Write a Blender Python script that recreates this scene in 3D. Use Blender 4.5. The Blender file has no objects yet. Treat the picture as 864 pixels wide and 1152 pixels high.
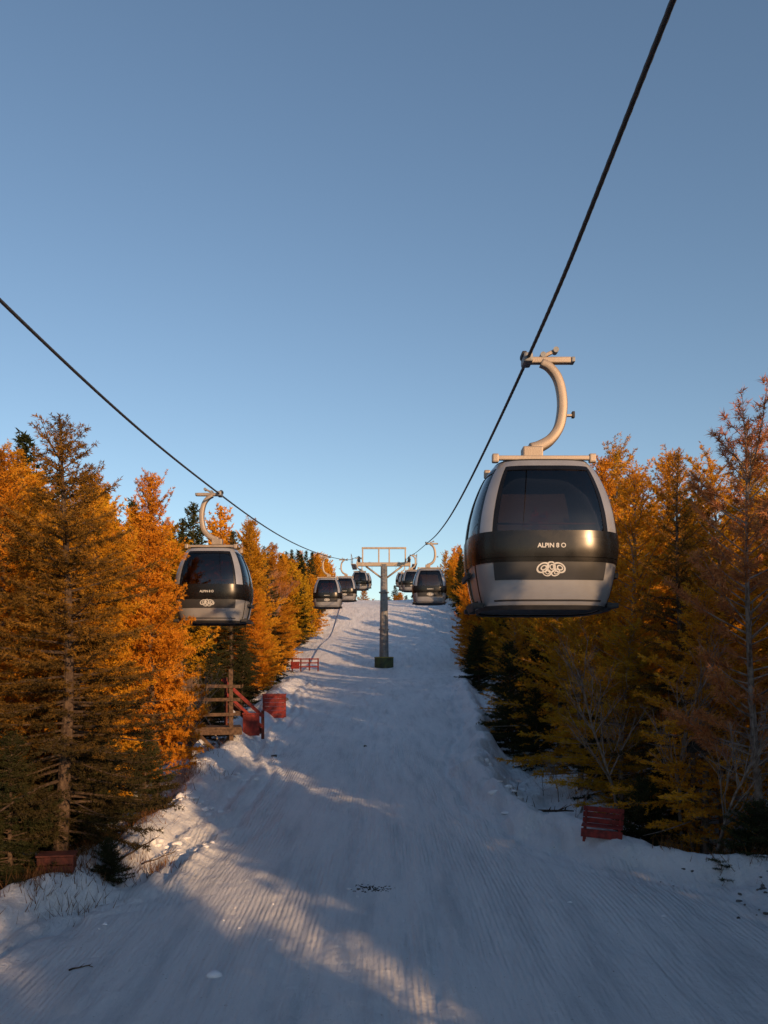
import bpy, bmesh, math, random
import numpy as np
from mathutils import Vector, Matrix

random.seed(7)
scene = bpy.context.scene
COL = scene.collection

# ------------------------------------------------------------------ helpers
def link(ob, parent=None):
    COL.objects.link(ob)
    if parent is not None:
        ob.parent = parent
    return ob

def empty(name, loc=(0, 0, 0), rotz=0.0):
    e = bpy.data.objects.new(name, None)
    e.location = loc
    e.rotation_euler = (0, 0, rotz)
    e.empty_display_size = 0.3
    return link(e)

def mesh_np(name, V, tris=None, quads=None, mats=(), tri_mat=None, quad_mat=None, smooth=False):
    me = bpy.data.meshes.new(name)
    V = np.asarray(V, dtype=np.float32)
    nt = 0 if tris is None else len(tris)
    nq = 0 if quads is None else len(quads)
    me.vertices.add(len(V))
    me.vertices.foreach_set("co", V.ravel())
    loops = []
    if nt: loops.append(np.asarray(tris, dtype=np.int32).ravel())
    if nq: loops.append(np.asarray(quads, dtype=np.int32).ravel())
    L = np.concatenate(loops)
    me.loops.add(len(L))
    me.loops.foreach_set("vertex_index", L)
    starts = np.concatenate([np.arange(nt) * 3, nt * 3 + np.arange(nq) * 4]).astype(np.int32)
    me.polygons.add(nt + nq)
    me.polygons.foreach_set("loop_start", starts)
    mi = np.zeros(nt + nq, dtype=np.int32)
    if tri_mat is not None: mi[:nt] = tri_mat
    if quad_mat is not None: mi[nt:] = quad_mat
    for m in mats: me.materials.append(m)
    me.polygons.foreach_set("material_index", mi)
    me.polygons.foreach_set("use_smooth", np.full(nt + nq, smooth, dtype=bool))
    me.update(calc_edges=True)
    me.validate()
    return me

def mesh_py(name, verts, faces, mat, smooth=False):
    me = bpy.data.meshes.new(name)
    me.from_pydata([tuple(v) for v in verts], [], faces)
    me.materials.append(mat)
    if smooth:
        for p in me.polygons: p.use_smooth = True
    me.update()
    return me

def box_mesh(name, size, mat, bevel=0.01, center=(0, 0, 0), rot=None):
    bm = bmesh.new()
    bmesh.ops.create_cube(bm, size=1.0)
    bmesh.ops.scale(bm, vec=size, verts=bm.verts)
    if bevel > 0:
        bmesh.ops.bevel(bm, geom=bm.edges[:], offset=bevel, segments=2, affect='EDGES', profile=0.6)
    if rot is not None:
        bmesh.ops.rotate(bm, cent=(0, 0, 0), matrix=rot, verts=bm.verts)
    bmesh.ops.translate(bm, vec=center, verts=bm.verts)
    me = bpy.data.meshes.new(name)
    bm.to_mesh(me); bm.free()
    me.materials.append(mat)
    return me

def tube_mesh(name, pts, radii, mat, seg=12, squash=None, caps=True, smooth=True):
    pts = [Vector(p) for p in pts]
    n = len(pts)
    verts, faces = [], []
    up = Vector((0, 1, 0))
    for i, p in enumerate(pts):
        t = (pts[min(i + 1, n - 1)] - pts[max(i - 1, 0)]).normalized()
        u = up if abs(t.dot(up)) < 0.95 else Vector((1, 0, 0))
        a = t.cross(u).normalized(); b = a.cross(t).normalized()
        r = radii[i] if hasattr(radii, '__len__') else radii
        for k in range(seg):
            an = 2 * math.pi * k / seg
            ca, sa = math.cos(an), math.sin(an)
            if squash:
                ex = squash[2]
                ca = math.copysign(abs(ca) ** ex, ca) * squash[0]
                sa = math.copysign(abs(sa) ** ex, sa) * squash[1]
            verts.append(p + a * (r * ca) + b * (r * sa))
    for i in range(n - 1):
        for k in range(seg):
            k2 = (k + 1) % seg
            faces.append((i * seg + k, i * seg + k2, (i + 1) * seg + k2, (i + 1) * seg + k))
    if caps:
        faces.append(tuple(range(seg))[::-1])
        faces.append(tuple((n - 1) * seg + k for k in range(seg)))
    return mesh_py(name, verts, faces, mat, smooth)

def catmull(P, per=6):
    P = [np.array(p, float) for p in P]
    Q = [2 * P[0] - P[1]] + P + [2 * P[-1] - P[-2]]
    out = []
    for i in range(1, len(Q) - 2):
        for k in range(per):
            t = k / per
            a, b, c, d = Q[i - 1], Q[i], Q[i + 1], Q[i + 2]
            out.append(0.5 * ((2 * b) + (-a + c) * t + (2 * a - 5 * b + 4 * c - d) * t * t + (-a + 3 * b - 3 * c + d) * t ** 3))
    out.append(P[-1])
    return out

# ------------------------------------------------------------------ materials
def newmat(name):
    m = bpy.data.materials.new(name)
    m.use_nodes = True
    nt = m.node_tree
    for n in list(nt.nodes): nt.nodes.remove(n)
    out = nt.nodes.new("ShaderNodeOutputMaterial")
    return m, nt, out

def N(nt, typ, **kw):
    n = nt.nodes.new(typ)
    for k, v in kw.items():
        setattr(n, k, v)
    return n

def ramp(nt, fac, stops):
    r = nt.nodes.new("ShaderNodeValToRGB")
    el = r.color_ramp.elements
    while len(el) < len(stops): el.new(0.5)
    for e, (p, c) in zip(el, stops):
        e.position = p
        e.color = (*c, 1) if len(c) == 3 else c
    nt.links.new(fac, r.inputs[0])
    return r

def simple_mat(name, c1, c2=None, rough=0.5, metal=0.0, scale=6.0, bump=0.0, bscale=40.0, spec=0.5, coat=0.0):
    m, nt, out = newmat(name)
    b = N(nt, "ShaderNodeBsdfPrincipled")
    b.inputs["Roughness"].default_value = rough
    b.inputs["Metallic"].default_value = metal
    b.inputs["Specular IOR Level"].default_value = spec
    b.inputs["Coat Weight"].default_value = coat
    tc = N(nt, "ShaderNodeTexCoord")
    no = N(nt, "ShaderNodeTexNoise"); no.inputs["Scale"].default_value = scale; no.inputs["Detail"].default_value = 6
    nt.links.new(tc.outputs["Object"], no.inputs["Vector"])
    c2 = c2 or tuple(x * 0.7 for x in c1)
    r = ramp(nt, no.outputs["Fac"], [(0.35, c2), (0.62, c1)])
    nt.links.new(r.outputs[0], b.inputs["Base Color"])
    rr = N(nt, "ShaderNodeMapRange"); rr.inputs[3].default_value = max(0.02, rough - 0.08); rr.inputs[4].default_value = min(1, rough + 0.12)
    nt.links.new(no.outputs["Fac"], rr.inputs[0]); nt.links.new(rr.outputs[0], b.inputs["Roughness"])
    if bump > 0:
        n2 = N(nt, "ShaderNodeTexNoise"); n2.inputs["Scale"].default_value = bscale; n2.inputs["Detail"].default_value = 4
        nt.links.new(tc.outputs["Object"], n2.inputs["Vector"])
        bp = N(nt, "ShaderNodeBump"); bp.inputs["Strength"].default_value = bump; bp.inputs["Distance"].default_value = 0.02
        nt.links.new(n2.outputs["Fac"], bp.inputs["Height"]); nt.links.new(bp.outputs[0], b.inputs["Normal"])
    nt.links.new(b.outputs[0], out.inputs[0])
    return m

def foliage_mat(name, dark, mid, light, trans=0.3, scale=1.6, low=None):
    m, nt, out = newmat(name)
    tc = N(nt, "ShaderNodeTexCoord")
    oi = N(nt, "ShaderNodeObjectInfo")
    no = N(nt, "ShaderNodeTexNoise"); no.inputs["Scale"].default_value = scale; no.inputs["Detail"].default_value = 5; no.inputs["Roughness"].default_value = 0.65
    nt.links.new(tc.outputs["Object"], no.inputs["Vector"])
    r = ramp(nt, no.outputs["Fac"], [(0.32, dark), (0.5, mid), (0.68, light)])
    col = r.outputs[0]
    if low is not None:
        # shade on the lower boughs painted as darker green under a sunlit crown
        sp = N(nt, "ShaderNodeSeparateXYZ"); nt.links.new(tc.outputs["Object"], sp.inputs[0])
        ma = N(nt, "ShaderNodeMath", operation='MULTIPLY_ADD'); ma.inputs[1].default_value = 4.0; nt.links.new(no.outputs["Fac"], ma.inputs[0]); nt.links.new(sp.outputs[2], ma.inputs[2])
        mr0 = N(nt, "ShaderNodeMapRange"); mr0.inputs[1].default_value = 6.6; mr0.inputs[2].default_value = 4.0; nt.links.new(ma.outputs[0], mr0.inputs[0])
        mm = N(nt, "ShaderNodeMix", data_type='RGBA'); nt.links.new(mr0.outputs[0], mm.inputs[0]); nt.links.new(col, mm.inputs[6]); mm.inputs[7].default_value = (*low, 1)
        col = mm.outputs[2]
    hsv = N(nt, "ShaderNodeHueSaturation")
    mr = N(nt, "ShaderNodeMapRange"); mr.inputs[3].default_value = 0.486; mr.inputs[4].default_value = 0.508
    nt.links.new(oi.outputs["Random"], mr.inputs[0]); nt.links.new(mr.outputs[0], hsv.inputs["Hue"])
    mv = N(nt, "ShaderNodeMath", operation='MULTIPLY'); mv.inputs[1].default_value = 7.31
    fr = N(nt, "ShaderNodeMath", operation='FRACT')
    nt.links.new(oi.outputs["Random"], mv.inputs[0]); nt.links.new(mv.outputs[0], fr.inputs[0])
    m2 = N(nt, "ShaderNodeMapRange"); m2.inputs[3].default_value = 0.75; m2.inputs[4].default_value = 1.15
    nt.links.new(fr.outputs[0], m2.inputs[0]); nt.links.new(m2.outputs[0], hsv.inputs["Value"])
    nt.links.new(col, hsv.inputs["Color"])
    d = N(nt, "ShaderNodeBsdfDiffuse"); t = N(nt, "ShaderNodeBsdfTranslucent"); mx = N(nt, "ShaderNodeMixShader"); mx.inputs[0].default_value = trans
    nt.links.new(hsv.outputs[0], d.inputs[0]); nt.links.new(hsv.outputs[0], t.inputs[0])
    nt.links.new(d.outputs[0], mx.inputs[1]); nt.links.new(t.outputs[0], mx.inputs[2])
    nt.links.new(mx.outputs[0], out.inputs[0])
    return m

M_BARK = simple_mat("bark", (0.12, 0.085, 0.06), (0.05, 0.035, 0.028), 0.9, scale=14, bump=0.8, bscale=30, spec=0.1)
M_BIRCH = simple_mat("pale_bark", (0.32, 0.26, 0.22), (0.13, 0.10, 0.08), 0.85, scale=9, bump=0.5, bscale=25, spec=0.1)
M_SPRUCE = foliage_mat("spruce_needles", (0.018, 0.026, 0.014), (0.038, 0.046, 0.020), (0.075, 0.070, 0.026), 0.12)
M_SPRUCEB = foliage_mat("sunlit_crown_spruce_needles", (0.10, 0.062, 0.018), (0.27, 0.145, 0.028), (0.46, 0.235, 0.038), 0.25, low=(0.065, 0.052, 0.022))  # orange sunlight put into the crown colour, shade into the low boughs
M_LARCH = foliage_mat("golden_larch_needles", (0.40, 0.175, 0.015), (0.68, 0.335, 0.025), (0.84, 0.46, 0.045), 0.35)
M_LARCHY = foliage_mat("yellow_larch_needles", (0.38, 0.19, 0.014), (0.68, 0.37, 0.025), (0.84, 0.51, 0.05), 0.35)
M_PINK = foliage_mat("russet_twigs", (0.32, 0.13, 0.05), (0.50, 0.215, 0.075), (0.60, 0.28, 0.10), 0.2)
M_GRASS = foliage_mat("dry_grass_blades", (0.12, 0.065, 0.028), (0.20, 0.11, 0.045), (0.28, 0.16, 0.065), 0.2)

M_SILVER = simple_mat("cabin_silver_paint", (0.36, 0.37, 0.39), (0.31, 0.32, 0.34), 0.30, 0.35, scale=2.5, coat=0.3)
M_LOWER = simple_mat("cabin_dark_panel", (0.040, 0.042, 0.046), (0.030, 0.032, 0.035), 0.36, 0.0, scale=3)
M_BLACK = simple_mat("cabin_black_trim", (0.008, 0.008, 0.009), (0.006, 0.006, 0.007), 0.25, 0.0, scale=5, spec=0.35)
M_RUBBER = simple_mat("rubber", (0.025, 0.025, 0.027), (0.015, 0.015, 0.016), 0.7, scale=8)
M_STEEL = simple_mat("galvanised_steel", (0.34, 0.285, 0.235), (0.27, 0.225, 0.185), 0.5, 0.35, scale=4, bump=0.08, bscale=60)
M_TOWER = simple_mat("tower_steel", (0.24, 0.25, 0.26), (0.15, 0.16, 0.17), 0.55, 0.3, scale=3, bump=0.2, bscale=20)
M_SEAT = simple_mat("seat_fabric", (0.06, 0.06, 0.065), (0.035, 0.035, 0.04), 0.9, scale=14)
M_WHITE = simple_mat("white_print", (0.60, 0.60, 0.58), (0.50, 0.50, 0.48), 0.5)
M_RED = simple_mat("red_painted_wood", (0.24, 0.028, 0.022), (0.10, 0.015, 0.013), 0.65, scale=9, bump=0.5, bscale=30, spec=0.3)
M_REDB = simple_mat("faded_red_brown_wood", (0.13, 0.04, 0.028), (0.06, 0.022, 0.018), 0.8, scale=9, bump=0.5, bscale=30, spec=0.2)
M_WOOD = simple_mat("weathered_wood", (0.135, 0.088, 0.06), (0.06, 0.04, 0.03), 0.85, scale=11, bump=0.7, bscale=28, spec=0.15)
M_PAD = simple_mat("tower_pad", (0.06, 0.08, 0.03), (0.03, 0.035, 0.02), 0.8, scale=2)
M_YEL = simple_mat("pad_yellow", (0.3, 0.26, 0.05), (0.2, 0.17, 0.04), 0.7, scale=4)
M_DIRT = simple_mat("dark_dirt", (0.05, 0.04, 0.032), (0.02, 0.016, 0.013), 0.95, scale=20, bump=0.5)
M_ROCK = simple_mat("rock", (0.16, 0.15, 0.14), (0.07, 0.065, 0.06), 0.9, scale=6, bump=0.8, bscale=12)

def glass_mat():
    m, nt, out = newmat("tinted_glass")
    tr = N(nt, "ShaderNodeBsdfTransparent"); tr.inputs[0].default_value = (0.47, 0.34, 0.26, 1)
    gl = N(nt, "ShaderNodeBsdfGlossy"); gl.inputs["Roughness"].default_value = 0.03; gl.inputs[0].default_value = (0.9, 0.9, 0.9, 1)
    fr = N(nt, "ShaderNodeFresnel"); fr.inputs[0].default_value = 1.65
    mx = N(nt, "ShaderNodeMixShader")
    nt.links.new(fr.outputs[0], mx.inputs[0]); nt.links.new(tr.outputs[0], mx.inputs[1]); nt.links.new(gl.outputs[0], mx.inputs[2])
    nt.links.new(mx.outputs[0], out.inputs[0])
    return m
M_GLASS = glass_mat()
M_CABLE = simple_mat("wire_rope", (0.06, 0.06, 0.062), (0.035, 0.035, 0.037), 0.6, 0.3, scale=20)

# ------------------------------------------------------------------ terrain
def vnoise(x, y, seed=0):
    x = np.asarray(x, float); y = np.asarray(y, float)
    xi = np.floor(x).astype(np.int64); yi = np.floor(y).astype(np.int64)
    xf = x - xi; yf = y - yi
    def h(a, b):
        n = (a * 374761393 + b * 668265263 + seed * 974711) & 0xffffffff
        n = ((n ^ (n >> 13)) * 1274126177) & 0xffffffff
        return ((n ^ (n >> 16)) & 0xffff) / 65535.0
    u = xf * xf * (3 - 2 * xf); v = yf * yf * (3 - 2 * yf)
    return (h(xi, yi) * (1 - u) + h(xi + 1, yi) * u) * (1 - v) + (h(xi, yi + 1) * (1 - u) + h(xi + 1, yi + 1) * u) * v - 0.5

def sstep(a, b, x):
    t = np.clip((x - a) / (b - a), 0, 1)
    return t * t * (3 - 2 * t)

_py = np.arange(-500, 1800, 1.0)
_pz = np.interp(_py, [-500, -60, 0, 13, 38, 60, 90, 130, 168, 190, 230, 400, 1800],
                [-30, -7.0, -4.0, -3.3, -2.0, -0.9, 0.94, 6.5, 14.6, 16.8, 15, -10, -120])
_pz = _pz + 0.34 * np.sin(_py / 7.5) * np.clip((_py - 30) / 40, 0, 1) * (_py < 250)
k = np.exp(-0.5 * (np.arange(-9, 10) / 3.0) ** 2); k /= k.sum()
_pz = np.convolve(np.pad(_pz, 9, mode='edge'), k, mode='valid')

LY = [-60, 0, 8, 11.6, 12.4, 15.3, 18, 21, 27, 41, 60, 97, 150, 200, 400]
LX = [-7, -6.5, -6.2, -5.3, -4.5, -4.5, -4.4, -4.5, -4.9, -5.6, -6.4, -8.6, -8.5, -9, -9]
RY = [-60, 0, 9, 12.4, 14.0, 15.5, 17, 20, 27, 41, 70, 140, 200, 400]
RX = [7.5, 7.0, 6.6, 5.4, 4.1, 3.2, 2.7, 2.5, 2.9, 4.3, 6.2, 10.8, 12, 12]
TY = [-60, 0, 12, 15, 20, 31, 60, 140, 200, 400]
TX = [8.0, 7.5, 6.6, 6.0, 5.5, 6.0, 7.6, 12.5, 13, 13]

def terrain(x, y):
    x = np.asarray(x, float); y = np.asarray(y, float)
    z = np.interp(y, _py, _pz)
    wig = 0.5 * vnoise(y * 0.3, y * 0 + 3.3, 5) + 0.25 * vnoise(y * 1.3, y * 0 + 1.3, 6)
    dl = np.interp(y, LY, LX) + wig - x
    dr = x - (np.interp(y, RY, RX) + wig)
    dt = x - np.interp(y, TY, TX)
    near = 1 - sstep(45, 90, y)
    z = z + (0.30 * np.exp(-((dl - 0.1) / 0.42) ** 2)) * near
    z = z - 0.50 * sstep(0.3, 1.6, dl) * near
    z = z + 0.11 * np.clip(dl - 2.2, 0, 60)
    z = z + 0.40 * np.exp(-((dr - 0.05) / 0.40) ** 2) * near
    z = z - 0.75 * sstep(0.25, 1.2, dr) * near
    z = z + 0.10 * np.clip(dt, 0, 60) + 0.22 * np.clip(dr - 1.3, 0, 4)
    # gentle camber: the piste is dished and rolls from side to side
    z = z + 0.26 * vnoise(x * 0.16, y * 0.09, 14) + 0.005 * (x + 1) ** 2 * (np.abs(x) < 8)
    off = np.maximum(sstep(-0.3, 0.8, dl), sstep(-0.3, 0.8, dr))
    z = z + off * (0.46 * vnoise(x * 0.8, y * 0.8, 1) + 0.24 * vnoise(x * 2.1, y * 2.1, 2) + 0.10 * vnoise(x * 5, y * 5, 3))
    edge = np.exp(-((dl + 0.6) / 0.85) ** 2) + np.exp(-((dr + 0.3) / 0.6) ** 2)
    z = z + edge * near * (0.28 * vnoise(x * 1.9, y * 0.9, 8) + 0.14 * vnoise(x * 5, y * 3, 9) + 0.05 * vnoise(x * 11, y * 8, 19))
    z = z + (1 - off) * (0.14 * vnoise(x * 0.30, y * 0.12, 4) + 0.055 * vnoise(x * 1.6, y * 0.6, 7) + 0.028 * vnoise(x * 5, y * 3.5, 10))
    xl = np.interp(y, LY, LX); xrr = np.interp(y, RY, RX)
    for c0, amp, wd, ph in ((xl + 0.75, 0.13, 0.17, 0.0), (xl + 1.25, 0.10, 0.14, 0.4), (xl + 1.75, 0.06, 0.16, 1.0), (0 * y - 0.9, 0.045, 0.09, 1.2), (0 * y - 0.55, 0.04, 0.08, 1.3), (0 * y + 0.8, 0.045, 0.09, 2.0), (0 * y + 0.2, 0.035, 0.08, 3.0), (xrr - 0.7, 0.08, 0.14, 2.3), (xrr - 1.1, 0.06, 0.12, 2.5)):
        c = c0 + 0.22 * np.sin(y * 0.33 + ph) + 0.07 * np.sin(y * 1.1 + ph)
        bk = 0.5 + 0.5 * np.clip(3 * vnoise(y * 0.4, y * 0 + ph, 15) + 0.6, 0, 1)
        z = z - amp * bk * (np.exp(-((x - c) / wd) ** 2) - 0.5 * np.exp(-((x - c - wd * 1.5) / (wd * 0.8)) ** 2)) * near
    return z

def H(x, y): return float(terrain(np.array([x]), np.array([y]))[0])

def geo(start, stop, first, growth):
    out = []; s = first; v = start
    while v < stop:
        v += s; s *= growth; out.append(v)
    return out
xr = np.arange(-8, 9.01, 0.075)
xs = np.array([-v for v in geo(8, 1500, 0.18, 1.07)][::-1] + list(xr) + geo(9.0, 1500, 0.18, 1.07))
ys = np.array([-v for v in geo(-5.5, 480, 0.6, 1.12)][::-1] + list(np.arange(5.6, 30, 0.08)) + list(np.arange(30, 70, 0.25)) + list(np.arange(70, 225, 0.9)) + geo(225, 1700, 2, 1.15))
ys = np.unique(ys)
GX, GY = np.meshgrid(xs, ys)
GZ = terrain(GX, GY)
nx, ny = len(xs), len(ys)
idx = np.arange(nx * ny).reshape(ny, nx)
quads = np.stack([idx[:-1, :-1], idx[:-1, 1:], idx[1:, 1:], idx[1:, :-1]], -1).reshape(-1, 4)

def snow_mat():
    m, nt, out = newmat("snow_ground")
    b = N(nt, "ShaderNodeBsdfPrincipled")
    b.inputs["Roughness"].default_value = 0.62
    b.inputs["Specular IOR Level"].default_value = 0.25
    tc = N(nt, "ShaderNodeTexCoord")
    at = N(nt, "ShaderNodeAttribute"); at.attribute_name = "forest"
    at2 = N(nt, "ShaderNodeAttribute"); at2.attribute_name = "piste"
    L = nt.links.new
    def noise(sc, det=6, rg=0.5, src=None):
        n = N(nt, "ShaderNodeTexNoise"); n.inputs["Scale"].default_value = sc; n.inputs["Detail"].default_value = det; n.inputs["Roughness"].default_value = rg
        L(src or tc.outputs["Object"], n.inputs["Vector"]); return n
    def mapr(s, a_, b_):
        n = N(nt, "ShaderNodeMapRange"); n.inputs[1].default_value = a_; n.inputs[2].default_value = b_; L(s, n.inputs[0]); return n.outputs[0]
    def math_(op, a_, b_=None, c_=None):
        n = N(nt, "ShaderNodeMath", operation=op)
        for i_, v in enumerate((a_, b_, c_)):
            if v is None: continue
            if isinstance(v, (int, float)): n.inputs[i_].default_value = v
            else: L(v, n.inputs[i_])
        return n.outputs[0]
    def mapping(sc):
        n = N(nt, "ShaderNodeMapping"); n.inputs["Scale"].default_value = sc; L(tc.outputs["Object"], n.inputs["Vector"]); return n.outputs[0]
    n1 = noise(0.9, 8, 0.62)
    mk = mapr(math_('ADD', at.outputs["Fac"], n1.outputs["Fac"]), 0.98, 1.08)
    # dirty-snow bands along the piste, also painting in groomed relief lost in flat light
    nb = noise(1.0, 8, 0.65, mapping((2.6, 0.28, 1)))
    rs = ramp(nt, nb.outputs["Fac"], [(0.30, (0.58, 0.62, 0.66)), (0.48, (0.76, 0.79, 0.82)), (0.70, (0.85, 0.87, 0.89))])
    sp = math_('MULTIPLY', mapr(noise(22, 3).outputs["Fac"], 0.69, 0.75), 0.5)
    mxs = N(nt, "ShaderNodeMix", data_type='RGBA'); L(sp, mxs.inputs[0]); L(rs.outputs[0], mxs.inputs[6]); mxs.inputs[7].default_value = (0.2, 0.15, 0.11, 1)
    rf = ramp(nt, noise(7, 8).outputs["Fac"], [(0.35, (0.03, 0.02, 0.013)), (0.5, (0.09, 0.052, 0.026)), (0.66, (0.17, 0.095, 0.04))])
    mx = N(nt, "ShaderNodeMix", data_type='RGBA'); L(mk, mx.inputs[0]); L(mxs.outputs[2], mx.inputs[6]); L(rf.outputs[0], mx.inputs[7])
    L(mx.outputs[2], b.inputs["Base Color"])
    wv = N(nt, "ShaderNodeTexWave"); wv.wave_type = 'BANDS'; wv.bands_direction = 'X'; wv.inputs["Scale"].default_value = 4.4; wv.inputs["Distortion"].default_value = 2.2; wv.inputs["Detail"].default_value = 3; wv.inputs["Detail Scale"].default_value = 1.0
    L(mapping((1, 0.03, 0.0)), wv.inputs["Vector"])
    n5 = noise(0.9, 5, 0.6, mapping((1.0, 0.22, 1)))
    c2 = math_('MULTIPLY', mapr(n5.outputs["Fac"], 0.40, 0.60), at2.outputs["Fac"])
    c4 = math_('MULTIPLY', math_('MULTIPLY', wv.outputs["Fac"], c2), 0.022)
    n6 = noise(1.0, 7, 0.6, mapping((8, 1.0, 3)))
    n7 = noise(7, 9, 0.72)
    n8 = noise(2.2, 3, 0.5, mapping((1, .6, 1)))
    s6 = math_('MULTIPLY_ADD', n6.outputs["Fac"], 0.10, c4)
    s7 = math_('MULTIPLY_ADD', n7.outputs["Fac"], 0.085, s6)
    s8 = math_('MULTIPLY_ADD', n8.outputs["Fac"], 0.08, s7)
    bp = N(nt, "ShaderNodeBump"); bp.inputs["Strength"].default_value = 1.0; bp.inputs["Distance"].default_value = 1.0
    L(s8, bp.inputs["Height"]); L(bp.outputs[0], b.inputs["Normal"])
    L(b.outputs[0], out.inputs[0])
    return m
M_SNOW = snow_mat()
gme = mesh_np("snowy_ground", np.stack([GX, GY, GZ], -1).reshape(-1, 3), quads=quads, mats=[M_SNOW], smooth=True)
dl = np.interp(GY, LY, LX) - GX
dt = GX - np.interp(GY, TY, TX)
dr = GX - np.interp(GY, RY, RX)
forest = np.maximum(sstep(0.7, 2.6, dl) * 0.62, sstep(0.0, 3.5, dt) * 0.52)
a = gme.attributes.new("forest", 'FLOAT', 'POINT'); a.data.foreach_set("value", forest.ravel().astype(np.float32))
pi = (1 - sstep(-0.9, 0.0, dl)) * (1 - sstep(-0.7, 0.0, dr))
a = gme.attributes.new("piste", 'FLOAT', 'POINT'); a.data.foreach_set("value", pi.ravel().astype(np.float32))
link(bpy.data.objects.new("snowy_ground", gme))

# ------------------------------------------------------------------ trees
class TB:
    def __init__(s):
        s.V = []; s.Q = []; s.QM = []; s.T = []; s.TM = []; s.n = 0
    def tube(s, pts, rad, seg=5, mat=0):
        pts = np.asarray(pts, float); n = len(pts)
        t = np.gradient(pts, axis=0); t /= np.linalg.norm(t, axis=1, keepdims=True) + 1e-9
        ref = np.array([0.31, 0.2, 0.93]) if abs(t[0][2]) < 0.8 else np.array([1.0, 0.1, 0])
        a = np.cross(t, ref); a /= np.linalg.norm(a, axis=1, keepdims=True) + 1e-9
        b = np.cross(t, a)
        an = np.arange(seg) * 2 * np.pi / seg
        ring = pts[:, None, :] + np.asarray(rad)[:, None, None] * (a[:, None, :] * np.cos(an)[None, :, None] + b[:, None, :] * np.sin(an)[None, :, None])
        s.V.append(ring.reshape(-1, 3))
        i = np.arange(n * seg).reshape(n, seg) + s.n
        j = np.roll(i, -1, axis=1)
        q = np.stack([i[:-1], j[:-1], j[1:], i[1:]], -1).reshape(-1, 4)
        s.Q.append(q); s.QM.append(np.full(len(q), mat)); s.n += n * seg
    def leaves(s, P, D, ln, w, rng, mat=1):
        m = len(P)
        D = D / (np.linalg.norm(D, axis=1, keepdims=True) + 1e-9)
        r = rng.normal(size=(m, 3)); S = np.cross(D, r); S /= np.linalg.norm(S, axis=1, keepdims=True) + 1e-9
        L = ln * rng.uniform(0.6, 1.25, (m, 1)); W = w * rng.uniform(0.7, 1.3, (m, 1)) * 0.5
        v = np.stack([P - S * W, P + S * W, P + D * L], 1)
        s.V.append(v.reshape(-1, 3)); i = np.arange(m * 3).reshape(m, 3) + s.n
        s.T.append(i); s.TM.append(np.full(m, mat)); s.n += m * 3
    def mesh(s, name, mats):
        T_ = np.concatenate(s.T) if s.T else None
        return mesh_np(name, np.concatenate(s.V), T_, np.concatenate(s.Q), mats,
                       np.concatenate(s.TM) if s.T else None, np.concatenate(s.QM))

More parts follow.
